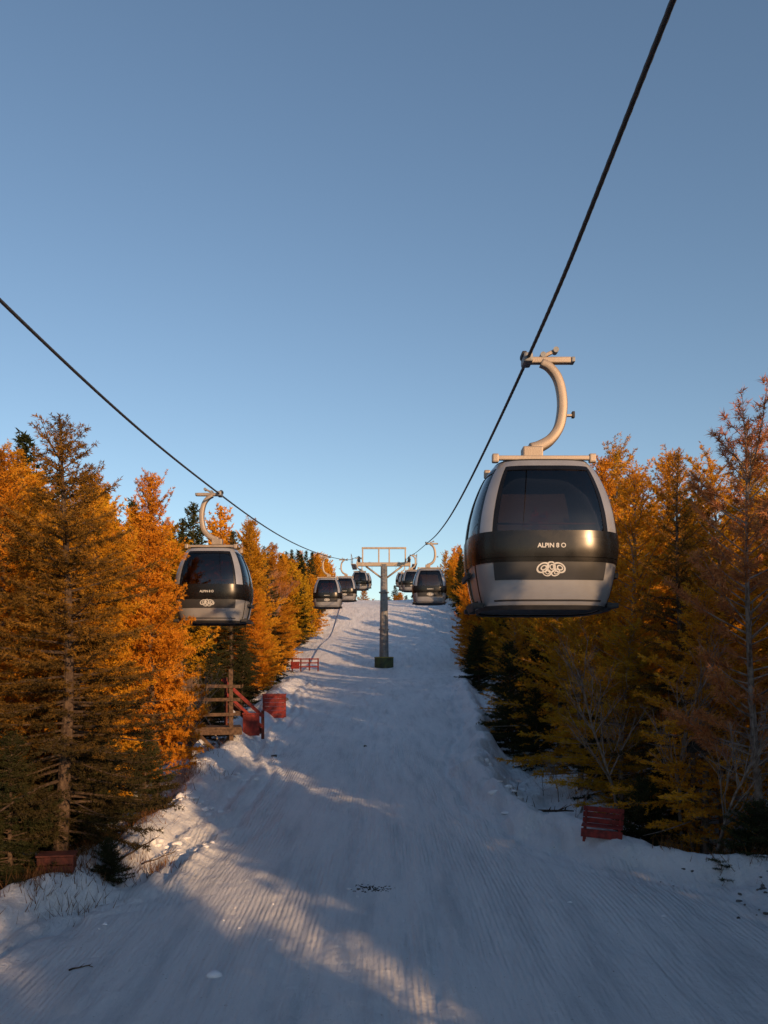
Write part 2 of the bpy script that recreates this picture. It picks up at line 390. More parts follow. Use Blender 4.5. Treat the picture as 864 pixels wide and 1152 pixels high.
def conifer(name, seed, Ht, R, bark, leaf, crown0=0.08, nbr=170, e0=-5, e1=50, droop=0.25, tip=0.15, step=0.09,
            tlen=0.42, lstep=0.035, ll=0.065, lw=0.014, lpt=3, pw=0.85, gap=0.08, tr=0.1, lean=0.0, spread=0.8, start=0.12, bare=0.0, tz=0.22):
    rng = np.random.default_rng(seed)
    tb = TB()
    zz = np.linspace(-0.3, Ht, 14)
    ph = rng.uniform(0, 6.28)
    bx = lambda z: lean * (z / Ht) ** 1.5 * Ht * 0.1 + 0.012 * Ht * np.sin(z / Ht * 4 + ph)
    by = lambda z: 0.010 * Ht * np.cos(z / Ht * 5 + ph)
    tb.tube(np.stack([bx(np.clip(zz, 0, Ht)), by(np.clip(zz, 0, Ht)), zz], 1), tr * (1 - np.clip(zz, 0, Ht) / Ht) ** 0.9 + 0.006, 8, 0)
    LP, LD = [], []
    for i in range(nbr):
        t = ((i + rng.random()) / nbr) ** 0.92
        z = Ht * (crown0 + (1 - crown0) * t * 0.985)
        prof = (1 - t) ** pw + 0.05
        prof *= min(1, 0.65 + t * 3)
        L = R * prof * rng.uniform(0.62, 1.18)
        if rng.random() < gap: L *= rng.uniform(0.2, 0.6)
        if rng.random() < gap * 0.5: L *= 1.3
        az = i * 2.39996 + rng.normal() * 0.35
        el = math.tan(math.radians(e0 + (e1 - e0) * t ** 1.3 + rng.normal() * 6))
        K = 7
        s = np.linspace(0, 1, K)
        dr_ = droop * (1 - t * 0.7) * rng.uniform(0.6, 1.3)
        rz = L * (s * el - dr_ * s ** 2 + tip * s ** 3)
        hor = L * s
        caz = az + 0.15 * rng.normal() * s
        P = np.stack([bx(z) + hor * np.cos(caz), by(z) + hor * np.sin(caz), z + rz], 1)
        tb.tube(P, (0.007 + 0.011 * L) * (1 - s * 0.85), 4, 0)
        if rng.random() < bare * (1 - t): continue
        nt_ = max(3, int(L / step) * 2)
        ss = rng.uniform(start, 1.0, nt_) ** 0.85
        side = np.where(np.arange(nt_) % 2 == 0, 1, -1)
        base = np.stack([np.interp(ss, s, P[:, k]) for k in range(3)], 1)
        d = P[-1] - P[0]; d /= np.linalg.norm(d) + 1e-9
        perp = np.cross(d, [0, 0, 1.0]); perp /= np.linalg.norm(perp) + 1e-9
        ang = np.radians(rng.uniform(35, 70, nt_))
        D = d[None] * np.cos(ang)[:, None] + perp[None] * (side * np.sin(ang))[:, None]
        D[:, 2] += rng.normal(-0.12 if droop > 0.2 else 0.08, tz, nt_)
        TL = tlen * (0.3 + 0.7 * (1 - ss)) * rng.uniform(0.6, 1.2, nt_) * min(1, 0.35 + L / R)
        tips = base + D * TL[:, None]
        v = np.stack([base - [0, 0, 0.003], base + [0, 0, 0.003], tips], 1)
        tb.V.append(v.reshape(-1, 3)); ii = np.arange(nt_ * 3).reshape(nt_, 3) + tb.n
        tb.T.append(ii); tb.TM.append(np.zeros(nt_, int)); tb.n += nt_ * 3
        cnt = np.maximum(2, (TL / lstep).astype(int))
        rep = np.repeat(np.arange(nt_), cnt)
        f = rng.random(len(rep))
        LP.append(base[rep] + D[rep] * (TL[rep] * f)[:, None]); LD.append(D[rep])
        nm = max(3, int(L / lstep))
        sm = rng.uniform(start * 1.2, 1, nm)
        LP.append(np.stack([np.interp(sm, s, P[:, k]) for k in range(3)], 1)); LD.append(np.repeat(d[None], nm, 0))
    nm = int(Ht * 0.12 / lstep * 2)
    zt = rng.uniform(Ht * 0.9, Ht, nm)
    LP.append(np.stack([bx(zt), by(zt), zt], 1)); LD.append(np.repeat(np.array([[0, 0, 1.0]]), nm, 0))
    LP = np.concatenate(LP); LD = np.concatenate(LD)
    LP = np.repeat(LP, lpt, 0); LD = np.repeat(LD, lpt, 0)
    rd = rng.normal(size=LP.shape); rd /= np.linalg.norm(rd, axis=1, keepdims=True)
    tb.leaves(LP + rd * 0.012, LD * 0.7 + rd * spread, ll, lw, rng, 1)
    return tb.mesh(name, [bark, leaf])

def bare_tree(name, seed, Ht, bark, leafmat=None, tuft=0, trunk=0.05, lean=0.15, levels=3, spread=0.55):
    rng = np.random.default_rng(seed)
    tb = TB(); tips = []
    def grow(p, d, L, r, lv):
        K = 6; P = [p]; dd = d.copy()
        for _ in range(K):
            dd = dd + rng.normal(size=3) * 0.09 + np.array([0, 0, 0.05])
            dd /= np.linalg.norm(dd); P.append(P[-1] + dd * L / K)
        P = np.array(P)
        tb.tube(P, r * np.linspace(1, 0.35, K + 1), 6 if lv == levels else 4, 0)
        if lv == 0:
            tips.append((P[-1], dd)); tips.append((P[3], dd)); return
        nb = {3: 16, 2: 6, 1: 5}.get(lv, 4)
        for k in range(nb):
            f = rng.uniform(0.3 if lv == levels else 0.2, 1.0)
            q = np.array([np.interp(f, np.linspace(0, 1, K + 1), P[:, c]) for c in range(3)])
            az = rng.uniform(0, 6.28)
            nd = dd * 0.75 + spread * np.array([math.cos(az), math.sin(az), 0.35])
            nd /= np.linalg.norm(nd)
            grow(q, nd, L * (0.42 if lv == levels else 0.5) * (1.2 - 0.6 * f), r * 0.42 * (1.15 - 0.5 * f), lv - 1)
    grow(np.array([0, 0, -0.15]), np.array([lean, 0, 1.0]) / math.hypot(1, lean), Ht * 0.85, trunk, levels)
    mats = [bark]
    if leafmat is not None and tuft:
        mats.append(leafmat)
        P = np.repeat(np.array([t[0] for t in tips]), tuft, 0); D = np.repeat(np.array([t[1] for t in tips]), tuft, 0)
        rd = rng.normal(size=P.shape); rd /= np.linalg.norm(rd, axis=1, keepdims=True)
        P = P + D * rng.uniform(-0.3, 0.05, (len(P), 1))
        tb.leaves(P, D * 0.6 + rd * 0.8, 0.12, 0.018, rng, 1)
    return tb.mesh(name, mats)

T = {}
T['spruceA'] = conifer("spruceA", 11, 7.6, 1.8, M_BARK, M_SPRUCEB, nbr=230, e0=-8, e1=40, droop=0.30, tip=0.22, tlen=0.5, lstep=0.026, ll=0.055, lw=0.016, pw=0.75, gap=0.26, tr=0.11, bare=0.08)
T['spruceB'] = conifer("spruceB", 12, 8.0, 1.6, M_BARK, M_SPRUCE, nbr=200, e0=-12, e1=40, droop=0.3, tip=0.2, lstep=0.028, ll=0.055, lw=0.016, gap=0.15, tr=0.11)
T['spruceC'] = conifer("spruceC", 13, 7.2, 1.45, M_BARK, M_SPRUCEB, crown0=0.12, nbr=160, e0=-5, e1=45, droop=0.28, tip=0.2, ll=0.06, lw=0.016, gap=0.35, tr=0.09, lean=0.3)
lk = dict(lstep=0.026, ll=0.062, lw=0.022, tlen=0.55, tz=0.38)
T['larchA'] = conifer("larchA", 21, 8.2, 1.45, M_BARK, M_LARCH, nbr=230, e0=5, e1=58, droop=0.12, tip=0.12, pw=0.62, gap=0.2, tr=0.10, **lk)
T['larchB'] = conifer("larchB", 22, 7.6, 1.6, M_BARK, M_LARCH, nbr=200, e0=2, e1=55, droop=0.15, tip=0.12, pw=0.68, gap=0.25, tr=0.10, lean=-0.2, **lk)
T['larchC'] = conifer("larchC", 23, 8.6, 1.7, M_BIRCH, M_LARCHY, crown0=0.10, nbr=165, e0=8, e1=60, droop=0.1, tip=0.1, pw=0.62, gap=0.34, tr=0.085, lean=-0.35, bare=0.22, **lk)
T['larchD'] = conifer("larchD", 24, 7.8, 1.9, M_BIRCH, M_LARCHY, crown0=0.06, nbr=165, e0=0, e1=55, droop=0.15, tip=0.1, pw=0.58, gap=0.36, tr=0.08, lean=0.4, bare=0.18, **lk)
T['pinkA'] = conifer("pinkA", 31, 7.8, 1.5, M_BIRCH, M_PINK, crown0=0.25, nbr=110, e0=15, e1=50, droop=0.05, tip=0.2, step=0.11, tlen=0.38, lstep=0.026, ll=0.11, lw=0.016, pw=0.5, gap=0.4, tr=0.075, lean=0.3, start=0.35, bare=0.4)
T['bush'] = conifer("bush", 41, 2.0, 0.95, M_BARK, M_SPRUCE, crown0=0.0, nbr=130, e0=-2, e1=50, droop=0.2, tip=0.2, step=0.05, tlen=0.3, lstep=0.02, ll=0.045, lw=0.012, pw=0.75, gap=0.15, tr=0.035)
T['youngS'] = conifer("youngS", 42, 4.4, 1.35, M_BARK, M_SPRUCE, crown0=0.0, nbr=170, e0=-5, e1=45, droop=0.25, tip=0.2, step=0.08, tlen=0.45, lstep=0.028, ll=0.06, lw=0.018, pw=0.75, gap=0.12, tr=0.06)
far = dict(step=0.19, lstep=0.07, ll=0.16, lw=0.065, lpt=3)
T['fLarch1'] = conifer("fLarch1", 51, 9.0, 1.8, M_BARK, M_LARCH, nbr=130, e0=5, e1=58, droop=0.12, pw=0.6, gap=0.22, tlen=0.6, tz=.35, **far)
T['fLarch2'] = conifer("fLarch2", 52, 8.0, 1.9, M_BARK, M_LARCHY, nbr=120, e0=5, e1=55, droop=0.12, pw=0.6, gap=0.28, tlen=0.6, tz=.35, **far)
T['fSpruce1'] = conifer("fSpruce1", 53, 9.0, 1.9, M_BARK, M_SPRUCE, nbr=130, e0=-8, e1=45, droop=0.25, pw=0.8, gap=0.15, tlen=0.55, **far)
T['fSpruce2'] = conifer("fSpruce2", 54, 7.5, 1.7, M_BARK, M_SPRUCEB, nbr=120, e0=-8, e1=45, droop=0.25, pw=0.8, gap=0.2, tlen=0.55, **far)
T['bareA'] = bare_tree("bareA", 61, 5.0, M_BIRCH, trunk=0.045, lean=0.2)
T['bareB'] = bare_tree("bareB", 62, 4.0, M_BIRCH, trunk=0.035, lean=-0.25)
T['russet'] = bare_tree("russet", 63, 7.5, M_BIRCH, M_PINK, 6, trunk=0.06, lean=0.1, spread=0.7)
T['shrub'] = bare_tree("shrub", 64, 1.5, M_BARK, trunk=0.014, lean=0.3, levels=2, spread=0.9)

NAMES = {'spruceA': 'spruce_tree', 'spruceB': 'spruce_tree', 'spruceC': 'spruce_tree', 'larchA': 'larch_tree', 'larchB': 'larch_tree',
         'larchC': 'larch_tree', 'larchD': 'larch_tree', 'pinkA': 'pine_tree', 'bush': 'spruce_sapling', 'youngS': 'young_spruce_tree',
         'bareA': 'birch_tree', 'bareB': 'birch_tree', 'russet': 'alder_tree', 'shrub': 'bare_shrub',
         'fLarch1': 'larch_tree', 'fLarch2': 'larch_tree', 'fSpruce1': 'spruce_tree', 'fSpruce2': 'spruce_tree'}
placed = []
def tree(kind, x, y, s=1.0, sx=None, rot=None, parent=None, name=None, sink=0.05, tilt=0.0):
    ob = bpy.data.objects.new(name or NAMES[kind], T[kind])
    ob.location = (x, y, H(x, y) - sink)
    ob.rotation_euler = (0, tilt, random.uniform(0, 6.28) if rot is None else rot)
    sx = sx or s
    ob.scale = (sx, sx, s)
    link(ob, parent)
    placed.append((x, y))
    return ob

HERO = [
 # left
 ('spruceA', -4.95, 13.2, .93, 1.05), ('spruceC', -6.5, 13.4, 0.86, 1.0), ('larchB', -7.2, 15.6, 1.0, 1.1), ('larchA', -6.3, 18.2, 0.93, .95),
 ('larchA', -5.75, 21.2, 1.0, 0.95), ('larchB', -8.6, 20.0, 1.12, 1.2), ('spruceC', -5.9, 15.9, 0.70, 0.95), ('larchB', -7.6, 23.0, 0.95, 1.0),
 ('youngS', -6.0, 17.2, 0.75, 0.95), ('youngS', -5.4, 19.4, 0.5, 0.7), ('bush', -4.2, 13.0, 0.35, .4), ('youngS', -5.4, 14.6, 0.55, .7), ('youngS', -5.5, 12.6, 0.6, .7), ('youngS', -6.2, 13.0, .75, .9),
 ('spruceB', -7.6, 17.6, .8, 1.0), ('bareB', -5.5, 23.4, 0.8, .8), ('bareA', -6.6, 25.5, 0.85, .9), ('bareB', -6.0, 31.5, .9, 1.0), ('larchB', -8.6, 32, 0.85, .9), ('spruceB', -9.3, 37, 0.8, .9),
 ('youngS', -6.9, 34, 0.8, .9), ('youngS', -7.3, 44, 0.8, .9), ('spruceB', -8.7, 49, 1.25, 1.3), ('larchA', -8.6, 54, 1.4, 1.5), ('larchB', -9.2, 60, 1.55, 1.5),
 ('spruceB', -9.4, 68, 1.35, 1.4), ('larchA', -10.0, 76, 1.45, 1.5), ('youngS', -8.2, 58, 0.9, 1), ('youngS', -9.0, 70, 0.9, 1), ('larchA', -7.7, 51, .8, 1), ('larchB', -10.5, 86, 1.5, 1.5),
 # right
 ('larchA', 6.2, 24.3, 1.08, 1.15), ('larchC', 7.4, 27.5, 1.1, 1.25), ('larchC', 5.9, 19.8, 0.9, 1.1), ('larchD', 5.1, 22.5, 0.70, 0.9), ('larchA', 7.1, 21.5, 0.98, 1.05),
 ('spruceC', 6.0, 17.2, 1.06, 0.95), ('larchD', 7.1, 17.8, 0.92, 1.0), ('larchB', 8.4, 19.5, 1.0, 1.1), ('larchD', 5.8, 15.2, 0.62, 0.85), ('pinkA', 6.15, 13.9, 1.0, 1.0),
 ('larchA', 7.3, 15.2, 0.85, .95), ('larchD', 5.2, 18.6, .55, .85), ('bush', 4.75, 15.6, 0.95, 0.95), ('bush', 5.65, 12.9, 0.62, 0.8),
 ('bush', 6.5, 13.2, 0.85, 1.1), ('youngS', 5.6, 16.6, .5, .7), ('bareA', 5.4, 15.6, 0.9, .9), ('bareA', 4.9, 17.6, 0.9, .9), ('bareB', 4.6, 20.2, .9, .9), ('bareA', 6.3, 13.2, 0.85, .85), ('bareB', 5.6, 14.3, 1.0, 1.0),
 ('larchD', 6.0, 29.0, 0.85, 1.0), ('youngS', 5.9, 25.6, 0.8, .9), ('larchD', 5.5, 36.0, 0.70, 1.0), ('youngS', 4.7, 31.5, 0.95, 1.0), ('youngS', 5.9, 32.5, 0.95, 1.0), ('youngS', 5.0, 28.0, 0.6, .7), ('youngS', 5.4, 20.8, .6, .8),
 ('youngS', 6.6, 38.0, 1.0, 1.1), ('larchD', 7.4, 40.0, 0.9, 1.0), ('youngS', 6.7, 60.0, 1.0, 1.2), ('youngS', 7.5, 68.0, 1.0, 1.1), ('larchB', 8.6, 66.0, 1.1, 1.2),
 ('larchA', 8.4, 84.0, 1.25, 1.4), ('spruceB', 9.8, 82.0, 1.0, 1.2), ('youngS', 8.2, 78.0, 0.8, 1), ('russet', 9.5, 22.0, 1.0, 1), ('russet', 8.2, 13.6, 0.85, .9), ('bareB', 4.4, 21.5, 0.35, .35)]
for kd, x, y, s, sx in HERO: tree(kd, x, y, s, sx)

forest_left = empty("distant_forest")
forest_right = empty("distant_forest")
rng = random.Random(99)
def ok(x, y, d):
    for (a, b) in placed:
        if abs(a - x) < d and abs(b - y) < d: return False
    return True
def sun_gap(x, y):
    # gaps cut in the unseen stand along the sun's path, for streaks on snow
    q = x * 0.854 + y * 0.52
    return x < 15 and (3.6 < q < 5.9 or 9.2 < q < 11.2)
def fill(side, y0, y1, w, d, n, par, off, kinds=None, s0=0.75, s1=1.2, wide=1.0):
    for _ in range(n):
        y = rng.uniform(y0, y1)
        if side < 0:
            x = float(np.interp(y, LY, LX)) - off - rng.random() ** 1.2 * w
        else:
            x = float(np.interp(y, TY, TX)) + off + rng.random() ** 1.2 * w
        if not ok(x, y, d): continue
        s = rng.uniform(s0, s1)
        if side > 0 and y < 9 and sun_gap(x, y):
            if x * 0.854 + y * 0.52 > 7: continue
            s = rng.uniform(0.46, 0.54)  # low trees added in the gap to stop the light short
        nearv = 8 < y < 32 and abs(x) < y * 0.47 + 1
        if kinds: kind = rng.choice(kinds)
        elif nearv: kind = rng.choice(['larchA', 'larchB', 'larchC', 'spruceB', 'larchD', 'spruceB'])
        else: kind = rng.choice(['fLarch1', 'fLarch1', 'fLarch2', 'fLarch2', 'fSpruce1', 'fSpruce2', 'russet'] if rng.random() < 0.5 else ['fLarch1', 'fLarch2', 'fSpruce1', 'fSpruce1'])
        tree(kind, x, y, s, s * wide * rng.uniform(0.95, 1.2), rng.uniform(0, 6.28), parent=par, name="tree")
fill(-1, 10, 35, 18, 1.5, 200, forest_left, 3.6)
fill(-1, 35, 110, 15, 1.8, 420, forest_left, 2.6, s0=0.9, s1=1.4)
fill(-1, 110, 190, 15, 2.2, 260, forest_left, 2.0)
fill(-1, -40, 10, 12, 2.8, 60, forest_left, 2.0)
fill(1, 8, 35, 18, 1.9, 130, forest_right, 2.0, s0=0.75, s1=1.1)
fill(1, 35, 110, 15, 1.8, 420, forest_right, 0.5)
fill(1, 110, 190, 15, 2.2, 260, forest_right, 0.4)
fill(1, -34, 8.5, 7, 1.0, 440, forest_right, 0.1, ['fSpruce1', 'fLarch1', 'fSpruce1'], 0.76, 0.90, 1.3)  # dense unseen rows right of the camera, added to shade the near snow
fill(1, -70, 7, 26, 2.1, 200, forest_right, 0.3, s0=0.7, s1=1.0)
crest = empty("distant_treeline")
for _ in range(46):
    x = rng.uniform(-26, 26); y = rng.uniform(222, 250); s = rng.uniform(0.6, 1.1)
    tree(rng.choice(['fLarch1', 'fSpruce1', 'fLarch2']), x, y, s, s * 1.4, parent=crest, name="tree")

# ------------------------------------------------------------------ gondola cabin
SE = 3.7; UC = 0.5 ** (1 / SE)
pz_ = [0, .08, .25, .5, .75, 1.0, 1.25, 1.5, 1.72, 1.88, 2.0]
px_ = [.82, .875, .925, .97, 1.0, 1.0, .965, .90, .815, .735, .63]
py_ = [.76, .83, .90, .96, .99, .985, .95, .885, .80, .72, .62]
_z = np.linspace(0, 2, 81)
def smo(v):
    c = np.array([float(q) for q in np.interp(_z, pz_, v)])
    kk = np.exp(-0.5 * (np.arange(-6, 7) / 2.2) ** 2); kk /= kk.sum()
    e = np.concatenate([2 * c[0] - c[6:0:-1], c, 2 * c[-1] - c[-2:-8:-1]])
    return np.convolve(e, kk, mode='valid')
HX, HY = smo(px_), smo(py_)
def surf(p, z):
    p = np.mod(p, 4.0); kf = np.floor(p); w = ((p - kf) * 2 - 1) * UC
    o = (1 - np.abs(w) ** SE) ** (1 / SE)
    hx = np.interp(z, _z, HX); hy = np.interp(z, _z, HY)
    x = np.where(kf == 0, w * hx, np.where(kf == 1, o * hx, np.where(kf == 2, -w * hx, -o * hx)))
    y = np.where(kf == 0, -o * hy, np.where(kf == 1, w * hy, np.where(kf == 2, o * hy, -w * hy)))
    return np.stack([x, y, z], -1)
def surfn(p, z, off):
    e = 1e-3
    a = surf(p + e, z) - surf(p - e, z); zz = np.clip(z, e, 2 - e)
    b = surf(p, zz + e) - surf(p, zz - e)
    n = np.cross(a, b); n /= np.linalg.norm(n, axis=-1, keepdims=True) + 1e-12
    return surf(p, z) + n * off
def patch(name, p0, p1, z0, z1, off, th, mat, na=24, nz=14, closed=False):
    s = np.linspace(-1, 1, na + 1)
    t = np.linspace(-1, 1, nz + 1)
    if closed: s = s[:-1]
    S, Tt = np.meshgrid(s, t)
    Pp = (p0 + p1) / 2 + (p1 - p0) / 2 * S
    Zz = (z0 + z1) / 2 + (z1 - z0) / 2 * Tt
    A = surfn(Pp, Zz, off); B = surfn(Pp, Zz, off - th)
    m = len(s); n = len(t)
    V = np.concatenate([A.reshape(-1, 3), B.reshape(-1, 3)]); o = m * n
    F = []
    rngk = m if closed else m - 1
    for i in range(n - 1):
        for k_ in range(rngk):
            k2 = (k_ + 1) % m
            F.append((i * m + k_, i * m + k2, (i + 1) * m + k2, (i + 1) * m + k_))
            F.append((o + i * m + k_, o + (i + 1) * m + k_, o + (i + 1) * m + k2, o + i * m + k2))
    for k_ in range(rngk):
        k2 = (k_ + 1) % m
        F.append((k_, o + k_, o + k2, k2)); q = (n - 1) * m
        F.append((q + k_, q + k2, o + q + k2, o + q + k_))
    if not closed:
        for i in range(n - 1):
            F.append((i * m, (i + 1) * m, o + (i + 1) * m, o + i * m)); j = m - 1
            F.append((i * m + j, o + i * m + j, o + (i + 1) * m + j, (i + 1) * m + j))
    me = mesh_py(name, V, F, mat, False)
    sm = np.zeros(len(me.polygons), bool); sm[:2 * (n - 1) * rngk] = True
    me.polygons.foreach_set("use_smooth", sm)
    me.set_sharp_from_angle(angle=math.radians(40))
    return me
def disc(name, z, off, mat, th=0.03):
    p = np.linspace(0, 4, 96, endpoint=False)
    A = surfn(p, np.full(96, float(z)), off)
    V = np.concatenate([A, A - [0, 0, th]])
    F = [tuple(range(96)), tuple(range(191, 95, -1))] + [(i, i + 96, (i + 1) % 96 + 96, (i + 1) % 96) for i in range(96)]
    return mesh_py(name, V, F, mat)

parts = []
def add_part(nm, me): parts.append((nm, me))
add_part("lower_shell", patch("lower_shell", 0, 4, 0.02, 0.66, 0, 0.03, M_SILVER, 128, 16, True))
add_part("bottom_skirt", patch("bottom_skirt", 0, 4, 0.0, 0.05, 0.012, 0.03, M_RUBBER, 128, 3, True))
add_part("belt", patch("belt", 0, 4, 0.60, 1.0, 0.014, 0.035, M_BLACK, 128, 8, True))
add_part("floor", disc("floor", 0.05, -0.03, M_RUBBER))
add_part("roof_ring", patch("roof_ring", 0, 4, 1.895, 1.98, 0.012, 0.03, M_SILVER, 128, 6, True))
add_part("roof", disc("roof", 2.005, 0.01, M_RUBBER, 0.04))
for kf in range(4):
    add_part("corner_pillar", patch("corner_pillar", kf + 0.952, kf + 1.048, 0.99, 1.90, 0.012, 0.035, M_SILVER, 14, 16))
    add_part("window_gasket", patch("window_gasket", kf + 0.045, kf + 0.082, 0.99, 1.90, 0.008, 0.03, M_BLACK, 4, 16))
    add_part("window_gasket", patch("window_gasket", kf + 0.918, kf + 0.955, 0.99, 1.90, 0.008, 0.03, M_BLACK, 4, 16))
    add_part("window_gasket", patch("window_gasket", kf + 0.06, kf + 0.94, 1.835, 1.897, 0.013, 0.03, M_BLACK, 20, 3))
    add_part("window_glass", patch("window_glass", kf + 0.075, kf + 0.925, 0.985, 1.85, 0.003, 0.003, M_GLASS, 24, 16))
for kf in (0, 2):
    add_part("dark_panel", patch("dark_panel", kf + 0.05, kf + 0.95, 0.37, 0.605, 0.008, 0.02, M_LOWER, 24, 6))
    add_part("belt_bulge", patch("belt_bulge", kf - 0.08, kf + 1.08, 0.66, 0.90, 0.03, 0.03, M_BLACK, 40, 6))
    add_part("bumper_strip", patch("bumper_strip", kf + 0.02, kf + 0.98, 0.10, 0.12, 0.006, 0.02, M_RUBBER, 24, 1))
for kf in (1, 3):
    for c in (0.47, 0.53):
        add_part("door_edge", patch("door_edge", kf + c - 0.012, kf + c + 0.012, 0.10, 1.85, 0.02, 0.03, M_BLACK, 2, 20))
    for c in (0.14, 0.86):
        add_part("door_seam", patch("door_seam", kf + c - 0.008, kf + c + 0.008, 0.10, 0.62, 0.006, 0.03, M_BLACK, 2, 8))
    add_part("ski_rack", patch("ski_rack", kf + 0.25, kf + 0.75, 0.46, 0.52, 0.07, 0.05, M_RUBBER, 8, 2))
    add_part("ski_rack_tray", patch("ski_rack_tray", kf + 0.25, kf + 0.75, 0.06, 0.14, 0.10, 0.10, M_RUBBER, 8, 2))
for sy in (-1, 1):
    add_part("bench_seat", box_mesh("bench_seat", (1.35, 0.36, 0.07), M_SEAT, 0.02, (0, sy * 0.58, 0.50)))
    add_part("bench_back", box_mesh("bench_back", (1.35, 0.06, 0.42), M_SEAT, 0.02, (0, sy * 0.82, 0.74)))
    add_part("handrail", tube_mesh("handrail", [(-0.84, sy * 0.78, 1.12), (0.84, sy * 0.78, 1.12)], 0.013, M_STEEL, 8))
    add_part("roof_rail", box_mesh("roof_rail", (1.30, 0.07, 0.06), M_STEEL, 0.012, (0, sy * 0.46, 2.065)))
    for sx in (-1, 1):
        add_part("rail_end", box_mesh("rail_end", (0.09, 0.10, 0.12), M_STEEL, 0.02, (sx * 0.655, sy * 0.46, 2.06)))
        add_part("bumper_foot", box_mesh("bumper_foot", (0.16, 0.12, 0.07), M_RUBBER, 0.02, (sx * 0.90, sy * 0.55, 0.06)))
for sx in (-1, 1):
    add_part("roof_side_rail", box_mesh("roof_side_rail", (0.06, 0.84, 0.05), M_STEEL, 0.01, (sx * 0.48, 0, 2.065)))
add_part("roof_cross_beam", box_mesh("roof_cross_beam", (0.96, 0.14, 0.07), M_STEEL, 0.012, (0, 0, 2.13)))
add_part("hanger_socket", box_mesh("hanger_socket", (0.28, 0.24, 0.17), M_STEEL, 0.02, (-0.08, 0, 2.24)))
arm = catmull([(-0.10, 0, 2.30), (0.02, 0, 2.34), (0.18, 0, 2.44), (0.30, 0, 2.62), (0.345, 0, 2.88), (0.33, 0, 3.12), (0.27, 0, 3.32), (0.16, 0, 3.46), (0.05, 0, 3.52)], 6)
add_part("hanger_arm", tube_mesh("hanger_arm", arm, list(np.linspace(0.10, 0.066, len(arm))), M_STEEL, 16, squash=(0.8, 1.0, 0.35)))
add_part("hanger_plate", box_mesh("hanger_plate", (0.17, 0.05, 0.03), M_STEEL, 0.005, (0.42, 0, 2.78)))
add_part("hanger_knob", box_mesh("hanger_knob", (0.04, 0.07, 0.09), M_RUBBER, 0.01, (0.50, 0, 2.79)))
add_part("grip_beam", box_mesh("grip_beam", (0.62, 0.11, 0.085), M_STEEL, 0.015, (0.16, 0, 3.55)))
add_part("grip_jaw", box_mesh("grip_jaw", (0.13, 0.30, 0.13), M_TOWER, 0.03, (-0.15, 0, 3.56)))
add_part("grip_jaw_tip", box_mesh("grip_jaw_tip", (0.07, 0.22, 0.07), M_RUBBER, 0.02, (-0.20, 0, 3.62)))
add_part("grip_lever", box_mesh("grip_lever", (0.20, 0.05, 0.05), M_STEEL, 0.01, (0.16, 0, 3.65), Matrix.Rotation(-0.45, 3, 'Y')))
for rx, rz in ((0.25, 3.69), (0.07, 3.62)):
    add_part("grip_roller", tube_mesh("grip_roller", [(rx, -0.06, rz), (rx, 0.06, rz)], 0.04, M_TOWER, 14, smooth=False))
add_part("grip_end", box_mesh("grip_end", (0.05, 0.15, 0.07), M_TOWER, 0.01, (0.49, 0, 3.55)))

def text_mesh(txt, size):
    cu = bpy.data.curves.new("t", 'FONT'); cu.body = txt; cu.size = size; cu.align_x = 'CENTER'; cu.extrude = 0.002; cu.offset = 0.0015
    ob = bpy.data.objects.new("t", cu); COL.objects.link(ob)
    bpy.context.view_layer.update()
    dg = bpy.context.evaluated_depsgraph_get()
    me = bpy.data.meshes.new_from_object(ob.evaluated_get(dg))
    bpy.data.objects.remove(ob)
    me.materials.clear(); me.materials.append(M_WHITE)
    return me
tm = text_mesh("ALPIN 8 O", 0.080)
def warp(me, zc, off, side):
    n = len(me.vertices); co = np.empty(n * 3, np.float32); me.vertices.foreach_get("co", co); co = co.reshape(-1, 3)
    z = zc + co[:, 1].astype(float); x = co[:, 0].astype(float)
    hx = np.interp(z, _z, HX); w = np.clip(x / hx, -UC, UC)
    p = (w / UC + 1) / 2 + (0 if side == 0 else 2)
    c2 = surfn(p, z, off)
    ex = co[:, 2].astype(float)
    c2[:, 1] += (-ex if side == 0 else ex)
    me.vertices.foreach_set("co", c2.astype(np.float32).ravel()); me.update()
    return me
for side in (0, 2):
    add_part("lettering", warp(tm.copy(), 0.775, 0.033, side))
def emblem():
    bm = bmesh.new()
    def ring(cx, cy, rx, ry, w, rot):
        seg = 26; vs = []
        for i in range(seg):
            a_ = 2 * math.pi * i / seg
            for r in (1.0, 1 - w):
                x, y = rx * r * math.cos(a_), ry * r * math.sin(a_)
                vs.append(bm.verts.new((cx + x * math.cos(rot) - y * math.sin(rot), cy + x * math.sin(rot) + y * math.cos(rot), 0.001)))
        for i in range(seg):
            j = (i + 1) % seg
            bm.faces.new((vs[2 * i], vs[2 * j], vs[2 * j + 1], vs[2 * i + 1]))
    for q, (cx, cy, rx, ry, rot) in enumerate(((-0.105, 0.02, 0.09, 0.062, 0.5), (0.105, 0.02, 0.09, 0.062, -0.5), (-0.055, -0.04, 0.062, 0.046, -0.4), (0.06, -0.04, 0.062, 0.046, 0.4), (0, 0.03, 0.06, 0.075, 0.1))):
        ring(cx, cy, rx, ry, 0.26, rot); ring(cx + 0.01, cy, rx * 0.5, ry * 0.5, 0.4, rot)
    me = bpy.data.meshes.new("emblem"); bm.to_mesh(me); bm.free(); me.materials.append(M_WHITE); return me
em = emblem()
for side in (0, 2):
    add_part("emblem", warp(em.copy(), 0.50, 0.012, side))

def gondola(x, y, zbot, rot=0.0):
    e = empty("gondola_lift_cabin", (x, y, zbot), rot)
    for nm, me in parts:
        link(bpy.data.objects.new(nm, me), e)
    return e

